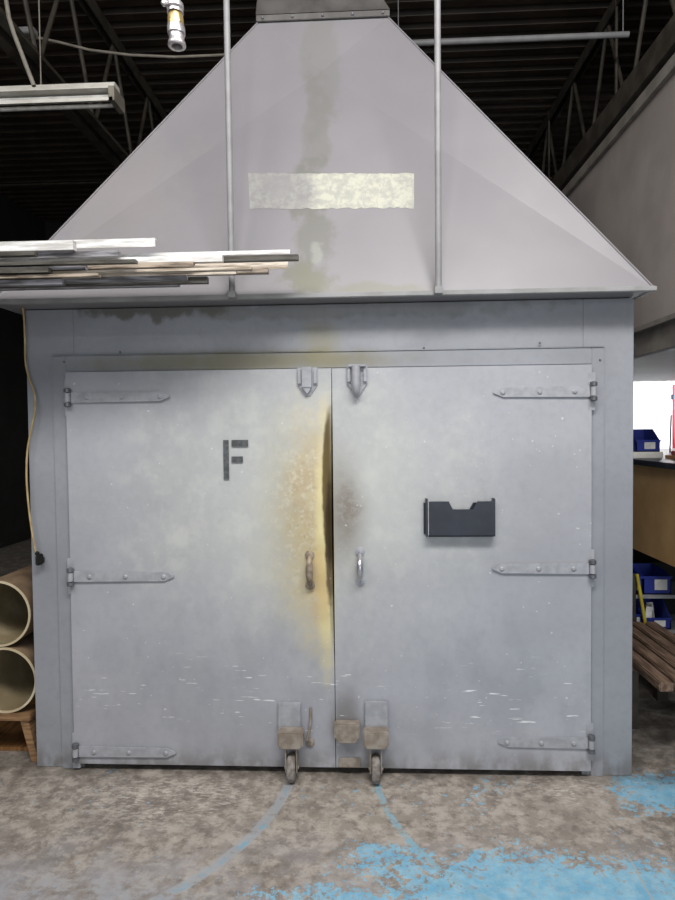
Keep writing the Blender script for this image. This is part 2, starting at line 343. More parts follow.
# ------------------------------------------------------------------ mesh building
OFF = {}
class MB:
    def __init__(s): s.v = []; s.f = []
    def poly(s, vs, fs):
        o = len(s.v); s.v += [tuple(v) for v in vs]; s.f += [tuple(i+o for i in f) for f in fs]; return s
    def hexa(s, a, b):      # two quads (same winding), a = one end, b = the other
        return s.poly(list(a)+list(b), [(3, 2, 1, 0), (4, 5, 6, 7), (0, 1, 5, 4), (1, 2, 6, 5), (2, 3, 7, 6), (3, 0, 4, 7)])
    def box(s, x0, x1, y0, y1, z0, z1):
        return s.hexa([(x0, y0, z0), (x1, y0, z0), (x1, y1, z0), (x0, y1, z0)], [(x0, y0, z1), (x1, y0, z1), (x1, y1, z1), (x0, y1, z1)])
    def bar(s, p, q, w, h, up=(0, 0, 1)):
        p, q = Vector(p), Vector(q); d = (q-p).normalized(); u = Vector(up)
        sd = d.cross(u).normalized(); u = sd.cross(d).normalized()
        def ring(c): return [c-sd*w/2-u*h/2, c+sd*w/2-u*h/2, c+sd*w/2+u*h/2, c-sd*w/2+u*h/2]
        return s.hexa(ring(p), ring(q))
    def prism(s, pts, y0, y1):      # pts in (x, z), extruded along y
        k = len(pts); vs = [(x, y0, z) for x, z in pts]+[(x, y1, z) for x, z in pts]
        fs = [tuple(range(k)), tuple(range(2*k-1, k-1, -1))]+[(i, i+k, (i+1) % k+k, (i+1) % k) for i in range(k)]
        return s.poly(vs, fs)
    def tube(s, pts, r, seg=12, cap=True):
        pts = [Vector(p) for p in pts]; rs = r if isinstance(r, (list, tuple)) else [r]*len(pts)
        vs = []; n0 = None
        for i, p in enumerate(pts):
            d = (pts[min(i+1, len(pts)-1)]-pts[max(i-1, 0)]).normalized()
            if n0 is None:
                n0 = d.cross(Vector((0.13, 0.21, 1))); n0 = n0.normalized() if n0.length > 0.05 else d.cross(Vector((1, 0, 0))).normalized()
            n0 = (n0-d*n0.dot(d)).normalized(); b = d.cross(n0)
            vs += [p+(n0*math.cos(t)+b*math.sin(t))*rs[i] for t in [2*math.pi*j/seg for j in range(seg)]]
        k = len(pts)
        fs = [(i*seg+j, i*seg+(j+1) % seg, (i+1)*seg+(j+1) % seg, (i+1)*seg+j) for i in range(k-1) for j in range(seg)]
        if cap: fs += [tuple(range(seg-1, -1, -1)), tuple(range((k-1)*seg, k*seg))]
        return s.poly(vs, fs)
    def revolve(s, p, axis, prof, seg=24):   # prof: (distance along axis, radius)
        p, ax = Vector(p), Vector(axis).normalized()
        return s.tube_prof(p, ax, prof, seg)
    def tube_prof(s, p, ax, prof, seg):
        n0 = ax.cross(Vector((0.0, 0.0, 1.0)))
        n0 = n0.normalized() if n0.length > 0.05 else Vector((1, 0, 0)); b = ax.cross(n0)
        vs = []
        for (t, r) in prof: vs += [p+ax*t+(n0*math.cos(a)+b*math.sin(a))*r for a in [2*math.pi*j/seg for j in range(seg)]]
        k = len(prof)
        fs = [(i*seg+j, i*seg+(j+1) % seg, (i+1)*seg+(j+1) % seg, (i+1)*seg+j) for i in range(k-1) for j in range(seg)]
        if prof[0][1] > 1e-6 and prof[0] != prof[-1]: fs += [tuple(range(seg-1, -1, -1)), tuple(range((k-1)*seg, k*seg))]
        return s.poly(vs, fs)
    def build(s, name, m, parent=None, loc=None, bevel=0.0, smooth=35, **props):
        off = OFF[parent] if parent is not None else Vector(loc if loc is not None else (0, 0, 0))
        me = bpy.data.meshes.new(name)
        me.from_pydata([tuple(Vector(v)-off) for v in s.v], [], s.f); me.update()
        import bmesh
        b = bmesh.new(); b.from_mesh(me); bmesh.ops.recalc_face_normals(b, faces=b.faces)
        if bevel: bmesh.ops.bevel(b, geom=[e for e in b.edges if len(e.link_faces) == 2 and e.calc_face_angle(0) > 0.7], offset=bevel, segments=2, affect='EDGES', clamp_overlap=True)
        b.to_mesh(me); b.free()
        if smooth:
            me.polygons.foreach_set('use_smooth', [True]*len(me.polygons)); me.set_sharp_from_angle(angle=math.radians(smooth))
        me.materials.append(m if not isinstance(m, str) else M[m])
        o = bpy.data.objects.new(name, me); C.objects.link(o)
        if parent is not None: o.parent = parent
        else: o.location = off
        OFF[o] = off
        for k, v in props.items(): o[k] = v
        return o
def thing(name, loc, label, category, group=None):
    o = bpy.data.objects.new(name, None); C.objects.link(o); o.location = loc; o.empty_display_size = 0.1
    OFF[o] = Vector(loc); o['label'] = label; o['category'] = category
    if group: o['group'] = group
    return o
def struct(name, mb, m, **k): return mb.build(name, m, kind='structure', **k)

# ------------------------------------------------------------------ the setting
struct('floor', MB().box(-5.2, 6.2, -8, 7.2, -0.1, 0), 'floor')
CZ = 5.0
d = MB(); y = -8.0; pts = []
while y < 7.2:
    pts += [(y, CZ), (y+0.085, CZ), (y+0.105, CZ+0.045), (y+0.15, CZ+0.045)]; y += 0.17
k = len(pts)
vs = [(-5.2, a, b) for a, b in pts]+[(6.2, a, b) for a, b in pts]+[(-5.2, a, CZ+0.12) for a, b in pts]+[(6.2, a, CZ+0.12) for a, b in pts]
d.poly(vs, [(i, i+1, i+1+k, i+k) for i in range(k-1)]+[(i+2*k, i+3*k, i+1+3*k, i+1+2*k) for i in range(k-1)])
struct('ceiling', d, 'deck', smooth=0)
struct('wall_left', MB().box(-5.2, -5.0, -8, 7.2, 0, CZ), 'dark_wall')
struct('wall_right', MB().box(6.0, 6.2, -8, 7.2, 0, CZ), 'dark_wall')
struct('wall_back', MB().box(-5.0, 6.0, 7.0, 7.2, 0, CZ), 'dark_wall')
struct('wall_office', MB().box(1.75, 5.9, 5.0, 5.12, 0, 2.85), 'white_wall')
pz = P(650, 368, 5.0).z
struct('trim_1', MB().box(1.75, 5.9, 4.975, 5.0, pz-0.015, pz+0.015), 'grey_shelf')

# ------------------------------------------------------------------ the oven
FL, FR = P(31, 540).x, P(633, 540).x
FTZ = ZB - 0.010
oven = thing('industrial_oven', ((FL+FR)/2, 0, 0), 'large grey painted walk-in oven with two hinged doors and a scorched seam', 'oven')
BD = 2.3
DL, DR = P(73, 560).x, P(589, 560).x           # outer edges of the leaves
DT = (P(70, 371).z+P(590, 367).z)/2; DB = 0.035
SEAM = P(334, 560).x
fl_ = P(58, 560).x; fr_ = P(603, 560).x; ft_ = (P(57, 357).z+P(600, 345).z)/2
op0, op1, opt = DL+0.03, DR-0.03, DT-0.03
b = MB().box(FL, op0, 0, 0.10, 0, FTZ).box(op1, FR, 0, 0.10, 0, FTZ).box(op0, op1, 0, 0.10, opt, FTZ)
b.build('front_frame', 'frame', oven, bevel=0.003)
# inner casing, a flat strip standing proud around the doors
b = MB().box(fl_, DL-0.006, -0.010, 0.0, 0, ft_).box(DR+0.006, fr_, -0.010, 0.0, 0, ft_).box(DL-0.006, DR+0.006, -0.010, 0.0, DT+0.004, ft_)
b.box(fl_, fr_, -0.014, -0.010, ft_-0.006, ft_)
b.build('door_casing', 'frame', oven, bevel=0.002)
MB().box(FL, FL+0.06, 0.10, BD, 0, FTZ).build('side_wall', 'frame', oven)
MB().box(FR-0.06, FR, 0.10, BD, 0, FTZ).build('side_wall', 'frame', oven)
MB().box(FL+0.06, FR-0.06, BD-0.06, BD, 0, FTZ).build('rear_wall', 'frame', oven)
MB().box(FL+0.06, FR-0.06, 0.10, BD-0.06, FTZ-0.05, FTZ).build('roof_panel', 'frame', oven)
MB().box(FL+0.07, FR-0.07, 0.16, 0.19, 0.0, FTZ-0.06).build('dark_backing', 'black', oven)  # flat black sheet standing in for the unlit oven interior

# screws in the frame header
def screws(parent, pts, y, r=0.006, name='screw'):
    for (px, py) in pts:
        p = P(px, py, y); MB().revolve((p.x, y, p.z), (0, -1, 0), [(0, r), (0.002, r), (0.005, r*0.55)], 10).build(name, 'bolt', parent)
screws(oven, [(424, 348), (540, 343), (120, 352), (600, 360), (64, 362)], -0.010, 0.005)

def leaf(x0, x1, side):
    nx, nz = 90, 110; YF = -0.030
    zc = P(330, 525).z; vs = []
    for j in range(nz+1):
        z = DB+(DT-DB)*j/nz
        t = (z-zc)/0.66
        bell = max(0.0, 1-t*t)**1.3 if abs(t) < 1 else 0.0
        bell *= 1.0-0.25*math.sin(z*9.0)*0.3
        for i in range(nx+1):
            x = x0+(x1-x0)*i/nx
            yy = YF
            sd = (x1-x) if side < 0 else (x-x0)
            if side < 0:
                crest = 0.012+0.045*max(0.0, 1-((z-P(330, 480).z)/0.5)**2)**1.0 if bell > 0 else 0.012
                A = 0.040*bell
                if sd > crest:
                    q = max(0.0, 1-(sd-crest)/0.30); yy = YF-A*(q*q*(3-2*q))
                else:
                    q = sd/crest; yy = YF-A+(A*1.25)*(1-q)**1.5
                yy += 0.003*bell*math.sin(z*38)*max(0, 1-sd/0.12)
                xx = x-(0.007*bell if sd < 0.02 else 0)
            else:
                A = 0.008*bell; q = max(0.0, 1-sd/0.2); yy = YF+A*q*q; xx = x
            yy += 0.0025*math.sin(x*5.0+side)*math.sin(z*4.0)
            vs.append((xx, yy, z))
    n1 = nx+1
    fs = [(j*n1+i, j*n1+i+1, (j+1)*n1+i+1, (j+1)*n1+i) for j in range(nz) for i in range(nx)]
    loop = [i for i in range(n1)]+[j*n1+nx for j in range(1, nz+1)]+[nz*n1+i for i in range(nx-1, -1, -1)]+[j*n1 for j in range(nz-1, 0, -1)]
    base = len(vs); vs += [(vs[i][0], 0.03 if (vs[i][0] > op0 and vs[i][0] < op1 and vs[i][2] < opt) else -0.001, vs[i][2]) for i in loop]
    L = len(loop)
    fs += [(loop[i], base+i, base+(i+1) % L, loop[(i+1) % L]) for i in range(L)]
    return MB().poly(vs, fs)
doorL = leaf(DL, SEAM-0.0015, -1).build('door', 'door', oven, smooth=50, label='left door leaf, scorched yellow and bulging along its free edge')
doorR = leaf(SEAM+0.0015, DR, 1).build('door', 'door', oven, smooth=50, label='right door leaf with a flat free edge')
# seam astragal behind the leaves
MB().box(SEAM-0.02, SEAM+0.02, 0.035, 0.06, DB, DT-0.04).build('door_stop', 'black', oven)

# strap hinges
def strap(door, side, ax, ay, bx, by):      # (ax,ay) pivot pixel, (bx,by) tip pixel
    p = P(ax, ay, -0.035); q = P(bx, by, -0.035); z0 = (p.z+q.z)/2; h = 0.026
    sgn = 1 if q.x > p.x else -1
    pts = [(p.x, z0-h), (q.x-sgn*0.045, z0-h*0.85), (q.x, z0-0.004), (q.x, z0+0.004), (q.x-sgn*0.045, z0+h*0.85), (p.x, z0+h)]
    s_ = MB().prism(pts, -0.040, -0.0315)
    h_ = s_.build('strap_hinge', 'fitting', door, bevel=0.0015)
    for t in (0.16, 0.52, 0.90):
        x = p.x+(q.x-p.x)*t
        MB().revolve((x, -0.040, z0), (0, -1, 0), [(0, 0.011), (0.003, 0.011), (0.007, 0.006)], 12).build('hinge_bolt', 'fitting', door)
    # knuckle, pin and jamb plate
    kx = p.x-sgn*0.012
    k_ = MB().tube([(kx, -0.046, z0-0.020), (kx, -0.046, z0+0.020)], 0.013, 16)
    k_.build('hinge_knuckle', 'fitting', door)
    for e in (-1, 1):
        MB().revolve((kx, -0.046, z0+e*0.024), (0, 0, e), [(0, 0.016), (0.016, 0.016), (0.020, 0.008)], 16).build('hinge_pin', 'bolt', door)
    MB().box(kx-0.022, kx+0.014, -0.030, -0.0105, z0-0.085, z0+0.085).build('hinge_plate', 'fitting', oven, bevel=0.002)
strap(doorL, -1, 71, 397, 170, 397); strap(doorL, -1, 74, 577, 174, 576); strap(doorL, -1, 79, 753, 176, 751)
strap(doorR, 1, 590, 392, 493, 392); strap(doorR, 1, 589, 568, 492, 569); strap(doorR, 1, 588, 742, 498, 743)

# top slide catches
def catch(door, px, py, hook):
    p = P(px, py, -0.06); x, z = p.x, p.z
    w = 0.047
    plate = [(x-w, z+0.062), (x-w, z-0.015), (x-0.014, z-0.068), (x+0.014, z-0.068), (x+w, z-0.015), (x+w, z+0.062)]
    MB().prism(plate, -0.040, -0.0315).build('catch_plate', 'fitting', door, bevel=0.002)
    if hook:
        b = MB().tube([(x-0.005, -0.066, z+0.060), (x-0.005, -0.068, z-0.02), (x-0.005, -0.064, z-0.045), (x-0.003, -0.055, z-0.062), (x, -0.042, z-0.07)], [0.020, 0.020, 0.019, 0.017, 0.014], 14)
        b.box(x-0.04, x+0.04, -0.062, -0.040, z+0.055, z+0.066)
    else:
        b = MB().box(x-0.024, x+0.020, -0.062, -0.040, z-0.03, z+0.064)
        b.prism([(x-0.024, z-0.03), (x, z-0.060), (x+0.020, z-0.03)], -0.058, -0.040)
    b.build('slide_bolt', 'fitting', door, bevel=0.002)
    for e in (-1, 1):
        MB().box(x+e*0.036-0.007, x+e*0.036+0.007, -0.052, -0.040, z-0.012, z+0.055).build('bolt_guide', 'fitting', door, bevel=0.002)
catch(doorL, 307, 381, False); catch(doorR, 357, 379, True)

# pull handles
def pull(door, px, py, m, out=0.05, y0=-0.032):
    p = P(px, py, -0.06); x, z = p.x, p.z
    b = MB()
    pts = [(x, y0-out*math.sin(math.pi*t)**0.6-0.004, z+0.062-0.124*t) for t in [i/16 for i in range(17)]]
    rs = [0.009+0.008*math.sin(math.pi*i/16) for i in range(17)]
    b.tube(pts, rs, 12)
    b.build('pull_handle', m, door)
    for e in (-1, 1):
        MB().revolve((x, y0+0.003, z+e*0.068), (0, -1, 0), [(0, 0.022), (0.006, 0.022), (0.010, 0.012)], 18).build('handle_lug', m if m != 'chrome' else 'fitting', door)
pull(doorL, 310, 570, 'scorched', 0.030, -0.062); pull(doorR, 360, 568, 'chrome', 0.05)
doorL.children[-3]['label'] = 'dull brown scorched pull handle'
for o in doorR.children:
    if o.name.startswith('pull_handle'): o['label'] = 'polished chrome pull handle'

# spring casters
def caster(door, x0p, x1p, bx0, bx1, wx0, wx1, ytop, yblk0, yblk1, ybot):
    a = P(x0p, ytop, -0.05); c_ = P(x1p, yblk0+6, -0.05)
    MB().box(a.x, c_.x, -0.055, -0.0315, c_.z-0.03, a.z).build('caster_plate', 'fitting', door, bevel=0.003)
    YB = -0.13
    e = P(bx0, yblk0, YB); f = P(bx1, yblk1, YB)
    x0, x1 = e.x, f.x; z1, z0 = e.z, f.z
    pts = [(x0, z0+0.02), (x0+0.015, z0), (x1-0.015, z0), (x1, z0+0.02), (x1, z1), (x0, z1)]
    MB().prism(pts, YB+0.005, -0.0555).build('caster_housing', 'worn_steel', door, bevel=0.006)
    r = 0.062; xc = (P(wx0, 765, YB).x+P(wx1, 765, YB).x)/2; hw_ = 0.019; yw = YB+0.045
    MB().revolve((xc-hw_, yw, r), (1, 0, 0), [(0, 0.018), (0.0, r-0.008), (0.006, r-0.001), (0.010, r), (2*hw_-0.010, r), (2*hw_-0.006, r-0.001), (2*hw_, r-0.008), (2*hw_, 0.018)], 32).build('caster_wheel', 'rubber', door)
    g = MB()
    for s_ in (-1, 1):
        xx = xc+s_*(hw_+0.006)
        g.box(xx-0.003, xx+0.003, yw-0.022, yw+0.022, r-0.012, z0+0.004)
    g.tube([(xc-hw_-0.014, yw, r), (xc+hw_+0.014, yw, r)], 0.007, 10)
    g.build('caster_fork', 'worn_steel', door)
caster(doorL, 278, 301, 277, 303, 284, 297, 703, 734, 751, 782)
caster(doorR, 365, 388, 363, 389, 369, 383, 702, 734, 751, 782)
# drop bar cleat on the right leaf and hook on the left leaf
a = P(334, 725, -0.09); c_ = P(360, 745, -0.09)
MB().prism([(a.x, a.z), (a.x, c_.z+0.03), (a.x+0.02, c_.z), (c_.x-0.02, c_.z), (c_.x, c_.z+0.03), (c_.x, a.z)], -0.085, -0.0315).build('latch_block', 'worn_steel', doorR, bevel=0.006)
a = P(342, 765, -0.04)
MB().box(SEAM+0.014, SEAM+0.115, -0.042, -0.0315, 0.04, 0.085).build('latch_keeper', 'worn_steel', doorR, bevel=0.003)
p = P(309, 728, -0.05)
MB().tube([(p.x+0.008, -0.036, p.z+0.09), (p.x+0.008, -0.045, p.z+0.03), (p.x, -0.05, p.z-0.02), (p.x-0.008, -0.06, p.z-0.05), (p.x+0.004, -0.045, p.z-0.065)], 0.0065, 10).build('latch_hook', 'worn_steel', doorL)
MB().revolve((p.x+0.002, -0.032, p.z-0.075), (0, -1, 0), [(0, 0.022), (0.006, 0.022), (0.012, 0.012)], 14).build('hook_eye', 'worn_steel', doorL)

# stencilled F
def rect(mb, x0, y0, x1, y1, Y, t=0.0012):
    a = P(x0, y0, Y); b = P(x1, y1, Y); mb.box(a.x, b.x, Y-t, Y, b.z, a.z)
YS = -0.0345
f = MB(); rect(f, 223.2, 440, 229.2, 479.5, YS, .002); rect(f, 231.5, 440, 248.2, 446.5, YS, .002); rect(f, 231.5, 456.5, 243, 462.5, YS, .002)
f.build('stencil_letter', 'ink', doorL, label='dark grey stencilled letter F')

# document pocket on the right leaf
a = P(424, 500, -0.06); c_ = P(494, 536, -0.06); x0, x1, z1, z0 = a.x, c_.x, a.z, c_.z
pk = thing('document_holder', ((x0+x1)/2, -0.035, z0), 'dark plastic wall file pocket with a notched front, fixed to the right oven door', 'document holder')
nw = (x1-x0)
pts = [(x0+0.02, z0), (x1-0.004, z0), (x1-0.004, z1-0.006), (x0+nw*0.76, z1-0.006), (x0+nw*0.70, z1-0.042), (x0+nw*0.41, z1-0.042), (x0+nw*0.35, z1-0.006), (x0+0.02, z1-0.006)]
MB().prism(pts, -0.072, -0.068).build('front_panel', 'plastic_black', pk)
MB().prism([(x0, z0+0.006), (x1, z0+0.006), (x1, z1-0.015), (x0+nw*.72, z1-0.015), (x0+nw*.66, z1-.046), (x0+nw*.42, z1-.046), (x0+nw*.36, z1-.015), (x0, z1-0.015)], -0.037, -0.034).build('back_panel', 'plastic_black', pk)
for xx, nm in ((x0+0.012, 0), (x1, 1)):
    MB().box(xx-0.005, xx+0.004, -0.072, -0.034, z0, z1+0.006).build('side_panel', 'plastic_black', pk, bevel=0.001)
MB().box(x0+0.02, x1-0.004, -0.072, -0.036, z0-0.001, z0+0.004).build('bottom_panel', 'plastic_black', pk)
MB().box(x0+0.0165, x0+0.0195, -0.0735, -0.070, z0+0.006, z1-0.006).build('edge_strip', 'plastic_edge', pk)

# ------------------------------------------------------------------ exhaust hood
YBK = 2.4; TYB = TY+0.75
hood = thing('exhaust_hood', ((HBL.x+HBR.x)/2, OH, ZB), 'grey pyramid-shaped sheet metal exhaust hood sitting on top of the oven', 'hood')
bl = Vector((HBL.x, OH, ZB)); br = Vector((HBR.x, OH, ZB)); tl = Vector((HTL.x, TY, ZT)); tr = Vector((HTR.x, TY, ZT))
# crossing of the diagonals
def cross(a, c_, b, d_):
    u = c_-a; v = d_-b; w = b-a
    t = w.cross(v).dot(u.cross(v))/u.cross(v).length_squared
    return a+u*t
xc = cross(tl, br, tr, bl)-hn*0.035
bl2 = Vector((bl.x, YBK, ZB)); br2 = Vector((br.x, YBK, ZB)); tl2 = Vector((tl.x, TYB, ZT)); tr2 = Vector((tr.x, TYB, ZT))
g = MB().poly([bl, br, tr, tl, xc], [(0, 1, 4), (1, 2, 4), (2, 3, 4), (3, 0, 4)])
th = -hn*0.02
g.poly([bl+th, br+th, tr+th, tl+th, xc+th], [(4, 1, 0), (4, 2, 1), (4, 3, 2), (4, 0, 3)])
g.build('front_panel', 'hood', hood, smooth=0)
g = MB().poly([bl, bl2, tl2, tl], [(0, 1, 2, 3)]); g.poly([v+Vector((0.02, 0, -0.01)) for v in (bl, bl2, tl2, tl)], [(3, 2, 1, 0)]); g.build('side_panel', 'hood', hood, smooth=0)
g = MB().poly([br, br2, tr2, tr], [(3, 2, 1, 0)]); g.poly([v+Vector((-0.02, 0, -0.01)) for v in (br, br2, tr2, tr)], [(0, 1, 2, 3)]); g.build('side_panel', 'hood', hood, smooth=0)
g = MB().poly([bl2, br2, tr2, tl2], [(0, 1, 2, 3)]); g.poly([v+Vector((0, -0.02, -0.01)) for v in (bl2, br2, tr2, tl2)], [(0, 1, 2, 3)]); g.build('rear_panel', 'hood', hood, smooth=0)
# bottom rim and soffit
MB().box(bl.x-0.004, br.x+0.004, OH-0.012, OH+0.012, ZB-0.010, ZB+0.012).build('bottom_rim', 'rim', hood, bevel=0.003)
MB().box(bl.x, br.x, OH+0.012, YBK, ZB-0.006, ZB+0.002).build('soffit', 'hood', hood)
for s_, a_, b_ in ((-1, bl, tl), (1, br, tr)):
    MB().tube([a_+hn*0.002, b_+hn*0.002], 0.004, 8).build('corner_seam', 'hood', hood)
MB().box(tl.x-0.008, tr.x+0.008, TY-0.014, TYB+0.014, ZT-0.002, ZT+0.030).build('top_flange', 'dark_duct', hood, bevel=0.002)
for i in range(5):
    x = tl.x+(tr.x-tl.x)*(0.04+0.23*i)
    MB().revolve((x, TY-0.014, ZT+0.014), (0, -1, 0), [(0, 0.007), (0.006, 0.007), (0.008, 0.004)], 6).build('flange_bolt', 'bolt', hood)
# sticker residue lying in the plane of the front panel
def on_panel(px, py, lift):
    # front panel is four planes; find the point on the right one
    for tri in ((bl, br, xc), (br, tr, xc), (tr, tl, xc), (tl, bl, xc)):
        nn = (tri[1]-tri[0]).cross(tri[2]-tri[0]).normalized(); q = PP(px, py, tri[0], nn)
        ok = all(((tri[(k+1) % 3]-tri[k]).cross(q-tri[k])).dot(nn) >= -1e-6 for k in range(3))
        if ok:
            if nn.y > 0: nn = -nn
            return q+nn*lift
    return PH(px, py)
g = MB(); NX, NZ = 40, 8
random.seed(3)
tops = [on_panel(248+166*i/NX, 173.5+random.uniform(-.6, .6), 0.0012) for i in range(NX+1)]
bots = [on_panel(250+164*i/NX+(0), 209-1.0*(i/NX)+random.uniform(-.9, .9), 0.0012) for i in range(NX+1)]
g.poly(tops+bots, [(i, i+1, i+NX+2, i+NX+1) for i in range(NX)])
g.build('label_residue', 'residue', hood, smooth=0, label='pale rectangular remains of a peeled sticker')

# duct above the hood
duct = thing('exhaust_duct', ((tl.x+tr.x)/2, (TY+TYB)/2, ZT+0.03), 'dark galvanised square duct rising from the hood to the roof', 'duct')
zq = ZT+0.035
def ring(x0, x1, y0, y1, z): return [(x0, y0, z), (x1, y0, z), (x1, y1, z), (x0, y1, z)]
r0 = ring(tl.x-0.01, tr.x+0.01, TY-0.01, TYB+0.01, zq)
r1 = ring(tl.x+0.01, tr.x-0.16, TY+0.05, TYB-0.1, zq+0.30)
r2 = ring(tl.x+0.01, tr.x-0.16, TY+0.05, TYB-0.1, CZ-0.01)
MB().hexa(r0, r1).build('reducer', 'dark_duct', duct, smooth=0)
MB().hexa(r1, r2).build('duct_section', 'dark_duct', duct, smooth=0)
MB().box(tl.x-0.01, tr.x-0.14, TY+0.03, TYB-0.08, zq+0.30, zq+0.33).build('duct_flange', 'dark_duct', duct)

# hanger rods
for (a_, b_, lab) in (((224.5, 0), (232, 290), 'left grey hanger pipe running up from the hood edge beside the peeled sticker'), ((438.3, 0), (438.5, 288), 'right grey hanger pipe running up from the hood edge past the duct')):
    YR = OH-0.034
    p = P(b_[0], b_[1], YR); r_ = thing('hanger_rod', (p.x, YR, ZB), lab, 'hanger pipe', None)
    q = P(a_[0], a_[1], YR)
    MB().tube([(p.x, YR, ZB+0.02), (p.x+(q.x-p.x)*(CZ-ZB)/(q.z-ZB)*0.35, YR, CZ-0.002)], 0.0135, 16).build('pipe', 'rod', r_)
    MB().box(p.x-0.017, p.x+0.017, YR-0.016, YR+0.0175, ZB-0.010, ZB+0.020).build('foot_clip', 'rod', r_, bevel=0.002)

# ------------------------------------------------------------------ roof girders
def girder(x, zb, lab, y0=-7.5, y1=6.9):
    g = thing('roof_girder', (x, y0, zb), lab, 'roof girder')
    for e in (-1, 1):
        MB().box(x+e*0.03-0.006, x+e*0.03+0.006, y0, y1, zb, zb+0.10).build('bottom_chord', 'girder', g)
        MB().box(x+e*0.03-0.006, x+e*0.03+0.006, y0, y1, CZ-0.11, CZ-0.005).build('top_chord', 'girder', g)
        MB().box(x+e*0.066-0.031, x+e*0.066+0.031, y0, y1, zb, zb+0.010).build('chord_flange', 'girder', g)
    y = y0+0.3; up = True; step = 0.42
    while y < y1-step:
        a_ = (x, y, zb+0.05 if up else CZ-0.06); b_ = (x, y+step, CZ-0.06 if up else zb+0.05)
        MB().tube([a_, b_], 0.016, 8).build('web_bar', 'girder', g)
        y += step; up = not up
    return g
girder(2.15, 3.95, 'dark steel open-web girder along the right, above the grey plenum')
girder(-2.0, 3.98, 'dark steel open-web girder along the left, above the unlit light')

# conduits and cables under the roof
p = P(415, 43, 1.9); q = P(640, 42, 1.9)
cnd = MB().tube([(0.3, 1.9, p.z), (2.09, 1.9, p.z)], 0.022, 12)
for x_ in (0.4, 2.05): cnd.tube([(x_, 1.9, p.z), (x_, 1.9, CZ)], 0.004, 6)
cnd.build('conduit', 'rod', loc=(2.09, 1.9, p.z), label='pale conduit crossing under the roof to the right of the duct', category='conduit')
p = P(0, 185, 5.5); q = P(110, 187, 5.5)
MB().tube([(-4.95, 5.5, p.z), (q.x+1.2, 5.5, p.z)], 0.02, 10).build('conduit', 'girder', loc=(p.x, 5.5, p.z), label='faint conduit in the dark below the unlit light at far left', category='conduit')
pts = [P(a_, b_, 1.6) for a_, b_ in ((-60, 25), (5, 37), (40, 38), (58, 42), (90, 50), (130, 55), (175, 57), (222, 55), (262, 49))]
MB().tube(pts, 0.009, 8).build('cable', 'cable', loc=tuple(pts[0]), label='thin sagging cable strung towards the duct at upper left', category='cable')
p = P(29, 34, 1.58)
bx = thing('junction_box', tuple(p), 'small pale junction box on the cable at upper left', 'junction box')
MB().box(p.x-0.06, p.x+0.06, 1.53, 1.595, p.z-0.022, p.z+0.022).build('box_body', 'rod', bx, bevel=0.004)
MB().box(p.x-0.054, p.x+0.054, 1.526, 1.53, p.z-0.018, p.z+0.018).build('cover', 'rod', bx)
pts = [P(a_, b_, 0.6) for a_, b_ in ((2, -40), (6, 0), (9, 18), (14, 34), (24, 60), (34, 86))]
MB().tube(pts, 0.012, 8).build('power_cord', 'cable', loc=tuple(pts[-1]), label='grey power cord dropping onto the unlit light at far upper left', category='cord')

# unlit strip light
YL = 0.9; p = P(116, 79, YL); z1 = p.z; z0 = P(116, 103, YL).z; xr = p.x; xl = xr-2.4
lt = thing('strip_light', ((xl+xr)/2, YL, z0), 'unlit white twin-tube fluorescent strip light hanging at upper left', 'light fixture')
hh = z1-z0
MB().hexa([(xl, YL+0.03, z1), (xl, YL+0.10, z1), (xr-.02, YL+0.10, z1), (xr-.02, YL+0.03, z1)], [(xl, YL, z1-hh*0.42), (xl, YL+0.13, z1-hh*0.42), (xr-.02, YL+0.13, z1-hh*0.42), (xr-.02, YL, z1-hh*0.42)]).build('housing', 'white_metal', lt, smooth=0)
MB().box(xl, xr-.02, YL-0.03, YL+0.13, z1-hh*0.46, z1-hh*0.42).build('reflector', 'white_metal', lt)
for dy in (0.015, 0.115):
    MB().tube([(xl+0.02, YL+dy, z1-hh*0.68), (xr-.03, YL+dy, z1-hh*0.68)], 0.013, 12).build('fluorescent_tube', 'tube_off', lt)
MB().box(xl, xr-.01, YL-0.035, YL-0.028, z0, z0+hh*0.14).build('guard_rail', 'white_metal', lt)
MB().box(xr-0.035, xr-0.0, YL-0.035, YL+0.13, z0, z1-hh*0.40).build('end_cap', 'cable', lt)
for x_ in (xl+0.4, xr-0.5):
    MB().tube([(x_, YL+0.065, z1), (x_, YL+0.065, CZ)], 0.004, 6).build('hanger_wire', 'cable', lt)

# air line drop with quick coupler
YH = -1.15
p = P(173, -30, YH); q = P(177, 46, YH); ax = (q-p).normalized()
hs = thing('air_hose', tuple(q), 'air line drop with steel and brass quick coupler hanging left of the duct', 'air hose')
s_ = 1.2*(P(180, 24, YH).x-P(170, 24, YH).x)/10       # metres per pixel
def at(py):
    t = (py+30)/76.0; return p+(q-p)*t
top = at(-30)
MB().tube([(top.x-0.02, YH+0.05, 4.96), (top.x-0.01, YH+0.02, 3.6), at(-30), at(4)], 5.0*s_, 14).build('hose', 'hose', hs)
def turned(name, y0, prof, m): MB().revolve(at(y0), ax, [(a_*s_/1.2, r_*s_) for a_, r_ in prof], 20).build(name, m, hs)
turned('hose_barb', 3, [(0, 5), (1, 7), (5, 7), (6, 4.5), (8, 4.5)], 'steel')
turned('clamp_ring', 11, [(0, 4.5), (0, 6.6), (2.5, 6.6), (2.5, 4.5)], 'steel')
turned('brass_sleeve', 13.5, [(0, 5.0), (1, 5.6), (4, 6.4), (12, 6.8), (13, 6.2)], 'brass')
turned('coupler_body', 26, [(0, 6.6), (1, 7.2), (8, 7.2), (9, 6.3), (14, 6.0), (16, 7.0), (19, 7.4), (20, 7.0), (20, 4.6), (14, 4.2), (0, 4.2)], 'steel')
